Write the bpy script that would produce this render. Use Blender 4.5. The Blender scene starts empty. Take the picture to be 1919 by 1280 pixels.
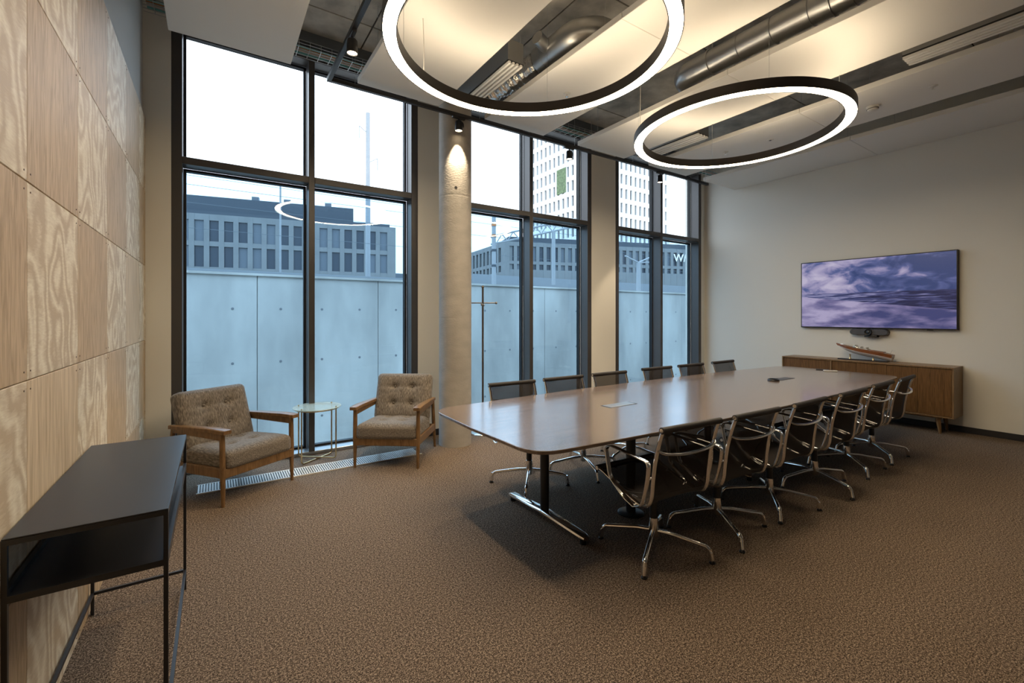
import bpy, bmesh, math, random
from mathutils import Vector, Matrix
random.seed(7)
PI = math.pi
scene = bpy.context.scene
COL = scene.collection

# ------------------------------------------------------------------ camera
F_PX, CX, CY, EYE = 835.0, 960.0, 592.0, 1.45       # focal length / principal point in 1919x1280 pixels, eye height
YAW = math.atan2(556, 835)
cam_d = bpy.data.cameras.new('camera'); cam = bpy.data.objects.new('camera', cam_d); COL.objects.link(cam)
cam.location = (0, 0, EYE); cam.rotation_euler = (PI/2, 0, -YAW)
cam_d.sensor_width = 36; cam_d.lens = F_PX/1919*36
cam_d.shift_y = -(640-CY)/1919; cam_d.clip_start = 0.02; cam_d.clip_end = 1000
scene.camera = cam

# ------------------------------------------------------------------ overcast sky, exposure
SKY_ZENITH = 4.6
world = bpy.data.worlds.new('overcast'); scene.world = world; world.use_nodes = True
wn = world.node_tree; wn.nodes.clear()
w_tc = wn.nodes.new('ShaderNodeTexCoord'); w_sep = wn.nodes.new('ShaderNodeSeparateXYZ')
w_max = wn.nodes.new('ShaderNodeMath'); w_max.operation = 'MAXIMUM'; w_max.inputs[1].default_value = 0
w_mul = wn.nodes.new('ShaderNodeMath'); w_mul.operation = 'MULTIPLY_ADD'      # (1 + 2 sin(elevation)) / 3 : overcast sky
w_mul.inputs[1].default_value = 2/3; w_mul.inputs[2].default_value = 1/3
w_st = wn.nodes.new('ShaderNodeMath'); w_st.operation = 'MULTIPLY'; w_st.inputs[1].default_value = SKY_ZENITH
w_bg = wn.nodes.new('ShaderNodeBackground'); w_bg.inputs[0].default_value = (0.86, 0.96, 1.08, 1)
w_out = wn.nodes.new('ShaderNodeOutputWorld')
for a, b in ((w_tc.outputs['Generated'], w_sep.inputs[0]), (w_sep.outputs['Z'], w_max.inputs[0]), (w_max.outputs[0], w_mul.inputs[0]),
             (w_mul.outputs[0], w_st.inputs[0]), (w_st.outputs[0], w_bg.inputs[1]), (w_bg.outputs[0], w_out.inputs[0])):
    wn.links.new(a, b)
vs = scene.view_settings
vs.view_transform = 'Standard'; vs.look = 'None'; vs.exposure = 0.6; vs.gamma = 1.0; vs.use_curve_mapping = False
RING_DOWN, RING_UP, SPOT_W = 29.0, 10.0, 60.0
WARM = (1.0, 0.80, 0.54)
scene.cycles.max_bounces = 10; scene.cycles.transparent_max_bounces = 24
scene.cycles.sample_clamp_indirect = 6.0; scene.cycles.caustics_reflective = False; scene.cycles.caustics_refractive = False

# ------------------------------------------------------------------ material helpers
def new_mat(name):
    m = bpy.data.materials.new(name); m.use_nodes = True
    nt = m.node_tree; p = nt.nodes['Principled BSDF']
    return m, nt, p
def pmat(name, col, rough=0.5, metal=0.0, spec=0.5, bump=0.0, bscale=50.0, var=0.0, vscale=6.0, alpha=1.0, stretch=(1, 1, 1), aniso=0):
    m, nt, p = new_mat(name)
    p.inputs['Base Color'].default_value = (*col, 1); p.inputs['Roughness'].default_value = rough
    p.inputs['Metallic'].default_value = metal; p.inputs['Specular IOR Level'].default_value = spec
    p.inputs['Alpha'].default_value = alpha
    if bump or var:
        tc = nt.nodes.new('ShaderNodeTexCoord'); mp = nt.nodes.new('ShaderNodeMapping'); mp.inputs['Scale'].default_value = stretch
        nt.links.new(tc.outputs['Object'], mp.inputs[0])
    if var:
        n = nt.nodes.new('ShaderNodeTexNoise'); n.inputs['Scale'].default_value = vscale; n.inputs['Detail'].default_value = 6
        r = nt.nodes.new('ShaderNodeValToRGB')
        r.color_ramp.elements[0].position = .3; r.color_ramp.elements[1].position = .7
        r.color_ramp.elements[0].color = (*[c*(1-var) for c in col], 1); r.color_ramp.elements[1].color = (*[min(1, c*(1+var)) for c in col], 1)
        nt.links.new(mp.outputs[0], n.inputs['Vector']); nt.links.new(n.outputs['Fac'], r.inputs[0]); nt.links.new(r.outputs[0], p.inputs['Base Color'])
    if bump:
        n = nt.nodes.new('ShaderNodeTexNoise'); n.inputs['Scale'].default_value = bscale; n.inputs['Detail'].default_value = 4
        b = nt.nodes.new('ShaderNodeBump'); b.inputs['Strength'].default_value = bump; b.inputs['Distance'].default_value = 0.01
        nt.links.new(mp.outputs[0], n.inputs['Vector']); nt.links.new(n.outputs['Fac'], b.inputs['Height']); nt.links.new(b.outputs[0], p.inputs['Normal'])
    return m
def emit(name, col, s):
    m, nt, p = new_mat(name)
    p.inputs['Base Color'].default_value = (.8, .8, .8, 1)
    p.inputs['Emission Color'].default_value = (*col, 1); p.inputs['Emission Strength'].default_value = s
    return m
def link(nt, *pairs):
    for a, b in pairs: nt.links.new(a, b)
def ramp(nt, stops):
    r = nt.nodes.new('ShaderNodeValToRGB'); e = r.color_ramp.elements
    while len(e) < len(stops): e.new(0.5)
    for k, (pos, c) in enumerate(stops): e[k].position = pos; e[k].color = (*c, 1)
    return r
def wood(name, dark, light, rough=0.4, scale=3.0, stretch=(1, 12, 12), rings=0.0, rnd=False, spec=0.4, distort=1.5, bump=.08):
    """grain runs along local X of the mapping"""
    m, nt, p = new_mat(name)
    tc = nt.nodes.new('ShaderNodeTexCoord'); mp = nt.nodes.new('ShaderNodeMapping'); mp.inputs['Scale'].default_value = stretch
    src = tc.outputs['Object']
    if rnd:
        oi = nt.nodes.new('ShaderNodeObjectInfo'); mm = nt.nodes.new('ShaderNodeVectorMath'); mm.operation = 'MULTIPLY_ADD'
        cb = nt.nodes.new('ShaderNodeCombineXYZ')
        for i in range(3): nt.links.new(oi.outputs['Random'], cb.inputs[i])
        mm.inputs[1].default_value = (37, 53, 71)
        link(nt, (cb.outputs[0], mm.inputs[0]), (src, mm.inputs[2])); src = mm.outputs[0]
    n = nt.nodes.new('ShaderNodeTexNoise'); n.inputs['Scale'].default_value = scale; n.inputs['Detail'].default_value = 8
    n.inputs['Distortion'].default_value = distort
    link(nt, (src, mp.inputs[0]), (mp.outputs[0], n.inputs['Vector']))
    fac = n.outputs['Fac']
    if rings:      # contour lines of a slow noise: cathedral grain of rotary-cut veneer
        n2 = nt.nodes.new('ShaderNodeTexNoise'); n2.inputs['Scale'].default_value = rings; n2.inputs['Detail'].default_value = 2.5
        mp2 = nt.nodes.new('ShaderNodeMapping'); mp2.inputs['Scale'].default_value = (1, 1, .55)
        mu = nt.nodes.new('ShaderNodeMath'); mu.operation = 'MULTIPLY'; mu.inputs[1].default_value = 15
        fr = nt.nodes.new('ShaderNodeMath'); fr.operation = 'PINGPONG'; fr.inputs[1].default_value = 0.5
        ad = nt.nodes.new('ShaderNodeMath'); ad.operation = 'MULTIPLY_ADD'; ad.inputs[1].default_value = 0.75
        sc = nt.nodes.new('ShaderNodeMath'); sc.operation = 'MULTIPLY'; sc.inputs[1].default_value = 0.42
        link(nt, (src, mp2.inputs[0]), (mp2.outputs[0], n2.inputs['Vector']), (n2.outputs['Fac'], mu.inputs[0]), (mu.outputs[0], fr.inputs[0]),
             (n.outputs['Fac'], sc.inputs[0]), (fr.outputs[0], ad.inputs[0]), (sc.outputs[0], ad.inputs[2]))
        fac = ad.outputs[0]
    r = ramp(nt, [(.28, dark), (.62, light)])
    link(nt, (fac, r.inputs[0]), (r.outputs[0], p.inputs['Base Color']))
    p.inputs['Roughness'].default_value = rough; p.inputs['Specular IOR Level'].default_value = spec
    b = nt.nodes.new('ShaderNodeBump'); b.inputs['Strength'].default_value = bump; b.inputs['Distance'].default_value = .004
    link(nt, (n.outputs['Fac'], b.inputs['Height']), (b.outputs[0], p.inputs['Normal']))
    return m
def glass(name, tint):
    """thin pane: straight transmission with a tint, mirror reflection growing towards grazing angles"""
    m, nt, p = new_mat(name); nt.nodes.remove(p); out = nt.nodes['Material Output']
    tr = nt.nodes.new('ShaderNodeBsdfTransparent'); tr.inputs[0].default_value = (*tint, 1)
    gl = nt.nodes.new('ShaderNodeBsdfGlossy'); gl.inputs['Roughness'].default_value = 0.0
    lw = nt.nodes.new('ShaderNodeLayerWeight'); lw.inputs['Blend'].default_value = .5
    pw = nt.nodes.new('ShaderNodeMath'); pw.operation = 'POWER'; pw.inputs[1].default_value = 5
    ma = nt.nodes.new('ShaderNodeMath'); ma.operation = 'MULTIPLY_ADD'; ma.inputs[1].default_value = .92; ma.inputs[2].default_value = .042
    mx = nt.nodes.new('ShaderNodeMixShader')
    link(nt, (lw.outputs['Facing'], pw.inputs[0]), (pw.outputs[0], ma.inputs[0]), (ma.outputs[0], mx.inputs[0]),
         (tr.outputs[0], mx.inputs[1]), (gl.outputs[0], mx.inputs[2]), (mx.outputs[0], out.inputs[0]))
    return m

def carpet_mat():
    m, nt, p = new_mat('carpet_heather')
    tc = nt.nodes.new('ShaderNodeTexCoord')
    n1 = nt.nodes.new('ShaderNodeTexNoise'); n1.inputs['Scale'].default_value = 96; n1.inputs['Detail'].default_value = 4; n1.inputs['Roughness'].default_value = .85
    n2 = nt.nodes.new('ShaderNodeTexNoise'); n2.inputs['Scale'].default_value = 210; n2.inputs['Detail'].default_value = 2
    ad = nt.nodes.new('ShaderNodeMath'); ad.operation = 'MULTIPLY_ADD'; ad.inputs[1].default_value = .45
    sc = nt.nodes.new('ShaderNodeMath'); sc.operation = 'MULTIPLY'; sc.inputs[1].default_value = .55
    r = ramp(nt, [(.42, (.032, .023, .018)), (.50, (.125, .090, .066)), (.585, (.42, .325, .245))])
    b = nt.nodes.new('ShaderNodeBump'); b.inputs['Strength'].default_value = .3; b.inputs['Distance'].default_value = .006
    link(nt, (tc.outputs['Object'], n1.inputs['Vector']), (tc.outputs['Object'], n2.inputs['Vector']), (n1.outputs['Fac'], sc.inputs[0]),
         (n2.outputs['Fac'], ad.inputs[0]), (sc.outputs[0], ad.inputs[2]), (ad.outputs[0], r.inputs[0]), (r.outputs[0], p.inputs['Base Color']),
         (ad.outputs[0], b.inputs['Height']), (b.outputs[0], p.inputs['Normal']))
    p.inputs['Roughness'].default_value = .95; p.inputs['Specular IOR Level'].default_value = .1
    return m
def fabric_mat():
    m, nt, p = new_mat('woven_fabric')
    tc = nt.nodes.new('ShaderNodeTexCoord'); mp = nt.nodes.new('ShaderNodeMapping'); mp.inputs['Scale'].default_value = (1, .16, .5)
    n = nt.nodes.new('ShaderNodeTexNoise'); n.inputs['Scale'].default_value = 190; n.inputs['Detail'].default_value = 4
    r = ramp(nt, [(.32, (.085, .070, .058)), (.5, (.175, .148, .122)), (.70, (.32, .28, .235))])
    b = nt.nodes.new('ShaderNodeBump'); b.inputs['Strength'].default_value = .35; b.inputs['Distance'].default_value = .003
    link(nt, (tc.outputs['Object'], mp.inputs[0]), (mp.outputs[0], n.inputs['Vector']), (n.outputs['Fac'], r.inputs[0]), (r.outputs[0], p.inputs['Base Color']),
         (n.outputs['Fac'], b.inputs['Height']), (b.outputs[0], p.inputs['Normal']))
    p.inputs['Roughness'].default_value = .9; p.inputs['Sheen Weight'].default_value = .25
    return m
def screen_mat():
    """seascape shown on the television: clouded sky above, waves and wet sand below the horizon"""
    m, nt, p = new_mat('screen_seascape')
    N = nt.nodes.new
    tc = N('ShaderNodeTexCoord'); sp = N('ShaderNodeSeparateXYZ'); nt.links.new(tc.outputs['Object'], sp.inputs[0])
    def noise(scale, stretch, detail=6, dist=0.0):
        mp = N('ShaderNodeMapping'); mp.inputs['Scale'].default_value = stretch
        n = N('ShaderNodeTexNoise'); n.inputs['Scale'].default_value = scale; n.inputs['Detail'].default_value = detail; n.inputs['Distortion'].default_value = dist
        link(nt, (tc.outputs['Object'], mp.inputs[0]), (mp.outputs[0], n.inputs['Vector'])); return n.outputs['Fac']
    def math_(op, a, b, c=None):
        k = N('ShaderNodeMath'); k.operation = op
        for i, v in enumerate((a, b, c)):
            if v is None: continue
            if isinstance(v, (int, float)): k.inputs[i].default_value = v
            else: nt.links.new(v, k.inputs[i])
        return k.outputs[0]
    y, z = sp.outputs['Y'], sp.outputs['Z']          # left of the picture is +Y
    clouds = noise(3.4, (1, 1, 2.0), 10, .5)
    csum = math_('MULTIPLY_ADD', y, .16, clouds)     # cloudier to the left
    sky = ramp(nt, [(.36, (.04, .07, .22)), (.48, (.11, .14, .36)), (.58, (.40, .36, .60)), (.74, (.66, .60, .80))])
    nt.links.new(csum, sky.inputs[0])
    waves = noise(3.2, (1, 1.2, 13), 8, .8)
    sea = ramp(nt, [(.38, (.018, .022, .085)), (.52, (.075, .085, .24)), (.66, (.34, .33, .58))])
    wsum = math_('MULTIPLY_ADD', y, .13, waves); nt.links.new(wsum, sea.inputs[0])
    sand_n = noise(2.6, (1, 1, 3.2), 6, .3)
    sand = ramp(nt, [(.36, (.06, .07, .22)), (.52, (.24, .21, .42)), (.68, (.52, .46, .70))])
    ssum = math_('MULTIPLY_ADD', y, .14, sand_n); nt.links.new(ssum, sand.inputs[0])
    # shoreline: sea lies above the line z = -0.10 - 0.16*(distance right), sand below
    shore = math_('GREATER_THAN', math_('ADD', z, math_('MULTIPLY_ADD', y, -.125, .14)), 0.0)
    low = N('ShaderNodeMix'); low.data_type = 'RGBA'
    link(nt, (shore, low.inputs[0]), (sand.outputs[0], low.inputs[6]), (sea.outputs[0], low.inputs[7]))
    hor = math_('GREATER_THAN', z, 0.012)
    al = N('ShaderNodeMix'); al.data_type = 'RGBA'
    link(nt, (hor, al.inputs[0]), (low.outputs[2], al.inputs[6]), (sky.outputs[0], al.inputs[7]))
    p.inputs['Base Color'].default_value = (.01, .01, .012, 1); p.inputs['Roughness'].default_value = .25
    nt.links.new(al.outputs[2], p.inputs['Emission Color']); p.inputs['Emission Strength'].default_value = .46
    return m
def mesh_fabric():
    m, nt, p = new_mat('black_mesh_fabric'); out = nt.nodes['Material Output']
    p.inputs['Base Color'].default_value = (.034, .029, .027, 1); p.inputs['Roughness'].default_value = .8; p.inputs['Specular IOR Level'].default_value = .2
    tr = nt.nodes.new('ShaderNodeBsdfTransparent'); mx = nt.nodes.new('ShaderNodeMixShader'); mx.inputs[0].default_value = .87
    link(nt, (tr.outputs[0], mx.inputs[1]), (p.outputs[0], mx.inputs[2]), (mx.outputs[0], out.inputs[0]))
    return m

M = {}
M['carpet'] = carpet_mat()
M['paint'] = pmat('wall_paint', (.80, .78, .72), .75, bump=.03, bscale=300)
M['paint_grey'] = pmat('wall_paint_grey', (.48, .50, .50), .8)
M['back_grey'] = pmat('wall_paint_dark_grey', (.22, .21, .20), .7)
M['raft'] = pmat('raft_white', (.82, .80, .76), .7)
M['slab'] = pmat('raw_concrete_slab', (.52, .49, .44), .85, bump=.5, bscale=18, var=.35, vscale=4)
M['slab_joint'] = pmat('slab_joint_dark', (.06, .05, .04), .95)
M['column'] = pmat('column_concrete', (.43, .405, .37), .8, bump=.25, bscale=40, var=.10, vscale=5, stretch=(1, 1, 2))
M['frame'] = pmat('window_frame_bronze', (.085, .080, .080), .36, .35, .5)
M['gasket'] = pmat('gasket_black', (.01, .01, .012), .6)
M['base'] = pmat('baseboard_dark', (.022, .02, .022), .5)
M['glass_up'] = glass('glass_clear', (.95, .975, .985))
M['glass_low'] = glass('glass_blue_tinted', (.645, .775, .86))
M['black'] = pmat('black_metal', (.014, .014, .017), .38, .2)
M['console'] = pmat('console_black_lacquer', (.022, .022, .026), .33)
M['chrome'] = pmat('chrome', (.82, .80, .78), .09, 1.0)
M['steel'] = pmat('galvanised_steel', (.52, .53, .54), .34, 1.0, bump=.05, bscale=14)
M['foil'] = pmat('crumpled_foil', (.75, .74, .72), .2, 1.0, bump=1.0, bscale=26)
M['brass'] = pmat('brushed_brass', (.62, .46, .25), .3, 1.0)
M['nickel'] = pmat('dark_nickel', (.30, .26, .22), .28, 1.0)
M['sling'] = mesh_fabric()
M['roll'] = pmat('mesh_roll', (.028, .024, .023), .6, bump=.15, bscale=400)
M['plastic'] = pmat('black_plastic', (.012, .012, .014), .35)
M['grey_plastic'] = pmat('grey_plastic', (.07, .07, .08), .5)
M['white_plastic'] = pmat('white_plastic', (.75, .73, .68), .4)
M['walnut'] = wood('walnut_top', (.12, .080, .060), (.215, .155, .118), .24, 2.2, (1, 16, 16), distort=.8, spec=.6, bump=.0)
for k_, v_ in (('Coat Weight', .7), ('Coat Roughness', .14), ('Coat IOR', 1.6)): M['walnut'].node_tree.nodes['Principled BSDF'].inputs[k_].default_value = v_
M['oak'] = wood('oak_brown', (.095, .043, .012), (.185, .092, .031), .38, 4, (14, 14, 1))
M['oak_edge'] = wood('oak_edge', (.17, .095, .042), (.28, .17, .082), .4, 4, (10, 10, 1))
M['arm_wood'] = wood('armchair_wood', (.13, .068, .028), (.26, .15, .068), .36, 5, (8, 8, 1.2))
M['ply_pale'] = wood('plywood_pale', (.58, .455, .31), (.86, .77, .61), .55, 5, (3, 3, 14), rings=2.3, rnd=True, spec=.25)
M['ply_tan'] = wood('plywood_tan', (.38, .262, .145), (.62, .465, .30), .55, 5, (9, 9, .9), rnd=True, spec=.25)
M['ply_mid'] = wood('plywood_straight', (.50, .365, .22), (.74, .59, .41), .55, 4, (10, 10, .7), rnd=True, spec=.25)
M['fabric'] = fabric_mat()
M['screen'] = screen_mat()
M['ring_down'] = emit('ring_diffuser', WARM, RING_DOWN)
M['ring_up'] = emit('ring_uplight', WARM, RING_UP)
M['ring_body'] = pmat('ring_housing', (.03, .024, .021), .45, .3)
M['lens'] = emit('spot_lens', (1, .78, .5), 9.0)
M['ext_concrete'] = pmat('retaining_concrete', (.70, .70, .67), .85, bump=.25, bscale=6, var=.30, vscale=.8, stretch=(1, 1, .35))
M['ext_rail'] = pmat('rail_parapet', (.20, .22, .24), .7)
M['ext_facade'] = pmat('pale_facade', (.17, .18, .185), .85, var=.08, vscale=.5)
M['ext_tower'] = pmat('tower_facade', (.66, .67, .66), .8)
M['ext_dark'] = pmat('dark_cladding', (.045, .058, .075), .6)
M['ext_glass'] = pmat('facade_glass', (.03, .042, .06), .15, .0, .5)
M['ext_blind'] = pmat('facade_glass_blinds', (.10, .12, .145), .35)
M['ext_ground'] = pmat('outdoor_gravel', (.33, .32, .30), .95, var=.2, vscale=3)
M['ext_pole'] = pmat('pole_concrete', (.28, .30, .32), .8)
M['ext_wire'] = pmat('overhead_wire', (.10, .12, .14), .6)
M['plant'] = pmat('terrace_plants', (.10, .14, .07), .9, var=.5, vscale=2)
M['letter'] = pmat('sign_white', (.85, .85, .83), .5)
M['teal'] = pmat('cable_teal', (.10, .32, .30), .5)
M['orange'] = pmat('cable_orange', (.45, .16, .05), .5)
M['grey_cable'] = pmat('cable_grey', (.45, .42, .38), .5)
M['beam'] = pmat('lintel_paint_blue_grey', (.12, .14, .165), .5)
M['table_glass'] = pmat('green_glass', (.55, .68, .66), .06, 0, .6, alpha=.55)
M['hull_white'] = pmat('hull_white', (.8, .78, .74), .2)
M['mahogany'] = wood('mahogany', (.17, .055, .02), (.30, .11, .04), .16, 12, (12, 1, 12), spec=.7)
M['cream'] = pmat('boat_upholstery', (.6, .58, .52), .5)
M['navy'] = pmat('stand_black', (.012, .013, .02), .2)

# ------------------------------------------------------------------ mesh builder
class MB:
    def __init__(s): s.v = []; s.f = []; s.T = None
    def add(s, vs, fs):
        o = len(s.v)
        s.v += [tuple(s.T @ Vector(p)) if s.T else tuple(p) for p in vs]
        s.f += [tuple(i+o for i in f) for f in fs]
        return s
    def box(s, x0, x1, y0, y1, z0, z1):
        return s.add([(x0,y0,z0),(x1,y0,z0),(x1,y1,z0),(x0,y1,z0),(x0,y0,z1),(x1,y0,z1),(x1,y1,z1),(x0,y1,z1)],
                     [(0,3,2,1),(4,5,6,7),(0,1,5,4),(1,2,6,5),(2,3,7,6),(3,0,4,7)])
    def rbox(s, x0, x1, y0, y1, z0, z1, r=.01, seg=2):
        bm = bmesh.new(); bmesh.ops.create_cube(bm, size=1)
        for v in bm.verts: v.co = Vector(((x0+x1)/2+v.co.x*(x1-x0), (y0+y1)/2+v.co.y*(y1-y0), (z0+z1)/2+v.co.z*(z1-z0)))
        bmesh.ops.bevel(bm, geom=list(bm.edges), offset=r, segments=seg, profile=.5, affect='EDGES')
        return s.bm(bm)
    def bm(s, bm):
        bm.verts.index_update()
        s.add([v.co[:] for v in bm.verts], [[v.index for v in f.verts] for f in bm.faces]); bm.free(); return s
    def cyl(s, p0, p1, r0, r1=None, n=16, caps=True):
        return s.tube([p0, p1], [r0, r0 if r1 is None else r1], n, caps)
    def tube(s, pts, r, n=10, caps=True, closed=False, section=None, up=(0, 0, 1)):
        """sweep a circle (or a 2-D section) along a polyline"""
        P = [Vector(p) for p in pts]; k = len(P); R = r if isinstance(r, (list, tuple)) else [r]*k
        vs, prevx = [], None
        sec = section or [(math.cos(2*PI*i/n), math.sin(2*PI*i/n)) for i in range(n)]
        n = len(sec)
        for i in range(k):
            if closed: t = (P[(i+1) % k]-P[i-1])
            else: t = (P[min(i+1, k-1)]-P[max(i-1, 0)])
            t.normalize()
            if prevx is None:
                u = Vector(up)
                if abs(u.dot(t)) > .95: u = Vector((1, 0, 0)) if abs(t.x) < .9 else Vector((0, 1, 0))
                x = u.cross(t).normalized()
            else:
                x = prevx - t*prevx.dot(t)
                x = x.normalized() if x.length > 1e-6 else Vector(up).cross(t).normalized()
            y = t.cross(x); prevx = x
            for a, b in sec: vs.append(P[i]+x*(a*R[i])+y*(b*R[i]))
        fs = []
        for i in range(k if closed else k-1):
            j = (i+1) % k
            for q in range(n):
                q2 = (q+1) % n
                fs.append((i*n+q, i*n+q2, j*n+q2, j*n+q))
        if caps and not closed:
            fs.append(tuple(range(n-1, -1, -1))); fs.append(tuple((k-1)*n+q for q in range(n)))
        return s.add(vs, fs)
    def lathe(s, prof, n=24, o=(0, 0, 0), closed=False):
        vs = []; k = len(prof)
        for r, z in prof:
            for i in range(n):
                a = 2*PI*i/n; vs.append((o[0]+r*math.cos(a), o[1]+r*math.sin(a), o[2]+z))
        fs = []
        for j in range(k if closed else k-1):
            j2 = (j+1) % k
            for i in range(n):
                i2 = (i+1) % n; fs.append((j*n+i, j*n+i2, j2*n+i2, j2*n+i))
        if not closed:
            if prof[0][0] > 1e-6: fs.append(tuple(range(n-1, -1, -1)))
            if prof[-1][0] > 1e-6: fs.append(tuple((k-1)*n+i for i in range(n)))
        return s.add(vs, fs)
    def prism(s, outline, levels):
        """stack of scaled outlines: levels = [(z, inset)]"""
        n = len(outline); vs = []
        cx = sum(p[0] for p in outline)/n; cy = sum(p[1] for p in outline)/n
        for z, ins in levels:
            for i, (x, y) in enumerate(outline):
                a = Vector(outline[i-1]); b = Vector(outline[(i+1) % n]); t = (b-a).normalized()
                vs.append((x-t.y*ins, y+t.x*ins, z))
        fs = [tuple(range(n-1, -1, -1)), tuple((len(levels)-1)*n+i for i in range(n))]
        for j in range(len(levels)-1):
            for i in range(n):
                i2 = (i+1) % n; fs.append((j*n+i, j*n+i2, (j+1)*n+i2, (j+1)*n+i))
        return s.add(vs, fs)
    def build(s, name, mat, parent=None, smooth=None, loc=None):
        me = bpy.data.meshes.new(name); me.from_pydata(s.v, [], s.f); me.validate()
        bm = bmesh.new(); bm.from_mesh(me); bmesh.ops.recalc_face_normals(bm, faces=bm.faces); bm.to_mesh(me); bm.free()
        me.materials.append(M[mat] if isinstance(mat, str) else mat)
        if smooth:
            for p in me.polygons: p.use_smooth = True
            me.set_sharp_from_angle(angle=math.radians(smooth))
        o = bpy.data.objects.new(name, me); COL.objects.link(o)
        if parent: o.parent = parent
        if loc: o.location = loc
        return o
def tag(o, label, cat=None, group=None, kind=None):
    o['label'] = label
    if cat: o['category'] = cat
    if group: o['group'] = group
    if kind: o['kind'] = kind
    return o
def empty(name, loc=(0, 0, 0), rz=0.0):
    o = bpy.data.objects.new(name, None); COL.objects.link(o); o.location = loc; o.rotation_euler = (0, 0, rz)
    o.empty_display_size = .1; return o
def thing(name, label, cat, loc=(0, 0, 0), rz=0.0, group=None):
    return tag(empty(name, loc, rz), label, cat, group)
def inst(src, parent, loc=(0, 0, 0), rot=None, mat=None):
    o = src.copy(); COL.objects.link(o); o.parent = parent; o.location = loc
    if rot: o.rotation_euler = rot
    return o
def copy_tree(o, parent=None):
    c = o.copy(); COL.objects.link(c); c.parent = parent
    for ch in list(o.children): copy_tree(ch, c)
    return c
def arc(c, r, a0, a1, n, plane='xy'):
    out = []
    for i in range(n+1):
        a = a0+(a1-a0)*i/n; p, q = c[0]+r*math.cos(a), c[1]+r*math.sin(a)
        out.append((p, q))
    return out
def fillet(pts, r, n=6):
    """round the corners of a 3-D polyline"""
    P = [Vector(p) for p in pts]; out = [P[0]]
    for i in range(1, len(P)-1):
        a, b, c = P[i-1], P[i], P[i+1]
        d1 = (a-b); d2 = (c-b); rr = min(r, d1.length*.49, d2.length*.49)
        p1 = b+d1.normalized()*rr; p2 = b+d2.normalized()*rr
        for k in range(n+1):
            t = k/n; out.append(p1*(1-t)**2+b*2*t*(1-t)+p2*t**2)
    out.append(P[-1]); return out
def sq(w, h): return [(-w, -h), (w, -h), (w, h), (-w, h)]
def rsec(w, h, k=3):
    """rounded flat section"""
    out = []
    r = min(w, h)
    for cx, cy, a in ((w-r, h-r, 0), (-w+r, h-r, PI/2), (-w+r, -h+r, PI), (w-r, -h+r, 1.5*PI)):
        for i in range(k+1): out.append((cx+r*math.cos(a+PI/2*i/k), cy+r*math.sin(a+PI/2*i/k)))
    return out

# ------------------------------------------------------------------ room shell
XL, XR, YW, YB = -.53, 7.757, 5.03, -2.6       # plywood wall, television wall, window wall, wall behind the camera
YO = 5.37                                       # outer face of the window wall
ZS = 4.38                                       # concrete soffit
tag(MB().box(XL-.15, XR+.15, YB, YO, -.25, 0).build('floor', 'carpet'), 'brown heathered carpet floor of the meeting room', 'floor', kind='structure')
wall_left = tag(MB().box(XL-.2, XL, YB, YO, 0, ZS).build('wall_left', 'paint_grey'), 'grey wall carrying the plywood panels', 'wall', kind='structure')
wall_right = tag(MB().box(XR, XR+.2, YB, YO, 0, ZS).build('wall_right', 'paint'), 'plain cream wall behind the television', 'wall', kind='structure')
tag(MB().box(XL-.2, XR+.2, YB-.2, YB, 0, ZS).build('wall_back', 'back_grey'), 'plain wall behind the viewer', 'wall', kind='structure')
WIN = [(-.33, 2.005), (2.52, 4.82), (5.345, 7.648)]
HEAD = 4.16
mb = MB()
edges = [XL-.2]+[e for w in WIN for e in w]+[XR+.2]
for i in range(0, 8, 2): mb.box(edges[i], edges[i+1], YW, YO, 0, ZS)
tag(mb.build('wall_window', 'paint'), 'cream wall piers between the tall windows', 'wall', kind='structure')
tag(MB().box(XL, XR, 5.12, YO, HEAD, ZS).build('trim_1', 'beam'), 'dark blue grey lintel band above the windows', 'lintel', kind='structure')
tag(MB().box(XL, XR, 4.99, 5.12, 4.27, ZS).build('trim_2', 'beam'), 'dark steel edge beam under the slab at the window wall', 'beam', kind='structure')
mb = MB().box(XR-.015, XR, YB, YW, 0, .075)
tag(mb.build('baseboard_right', 'base'), 'dark baseboard along the television wall', 'baseboard', kind='structure')
mb = MB()
for i in range(0, 8, 2): mb.box(max(edges[i], XL), min(edges[i+1], XR-.015), YW-.012, YW, 0, .075)
tag(mb.build('baseboard_window', 'base'), 'dark baseboard at the foot of the window piers', 'baseboard', kind='structure')
# concrete soffit made of cast panels
ceiling = tag(MB().box(XL-.2, XR+.2, YB-.2, YO, ZS+.012, ZS+.25).build('ceiling', 'slab_joint'), 'raw concrete soffit cast in large panels', 'ceiling', kind='structure')
xs = [XL-.2, 1.33, 2.78, 4.22, 5.66, 7.1, XR+.2]; ys = [YB-.2, -.4, 1.25, 2.9, 4.55, YO]
for i in range(len(xs)-1):
    for j in range(len(ys)-1):
        MB().box(xs[i]+.008, xs[i+1]-.008, ys[j]+.008, ys[j+1]-.008, ZS, ZS+.02).build('slab_panel', 'slab', ceiling)

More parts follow.
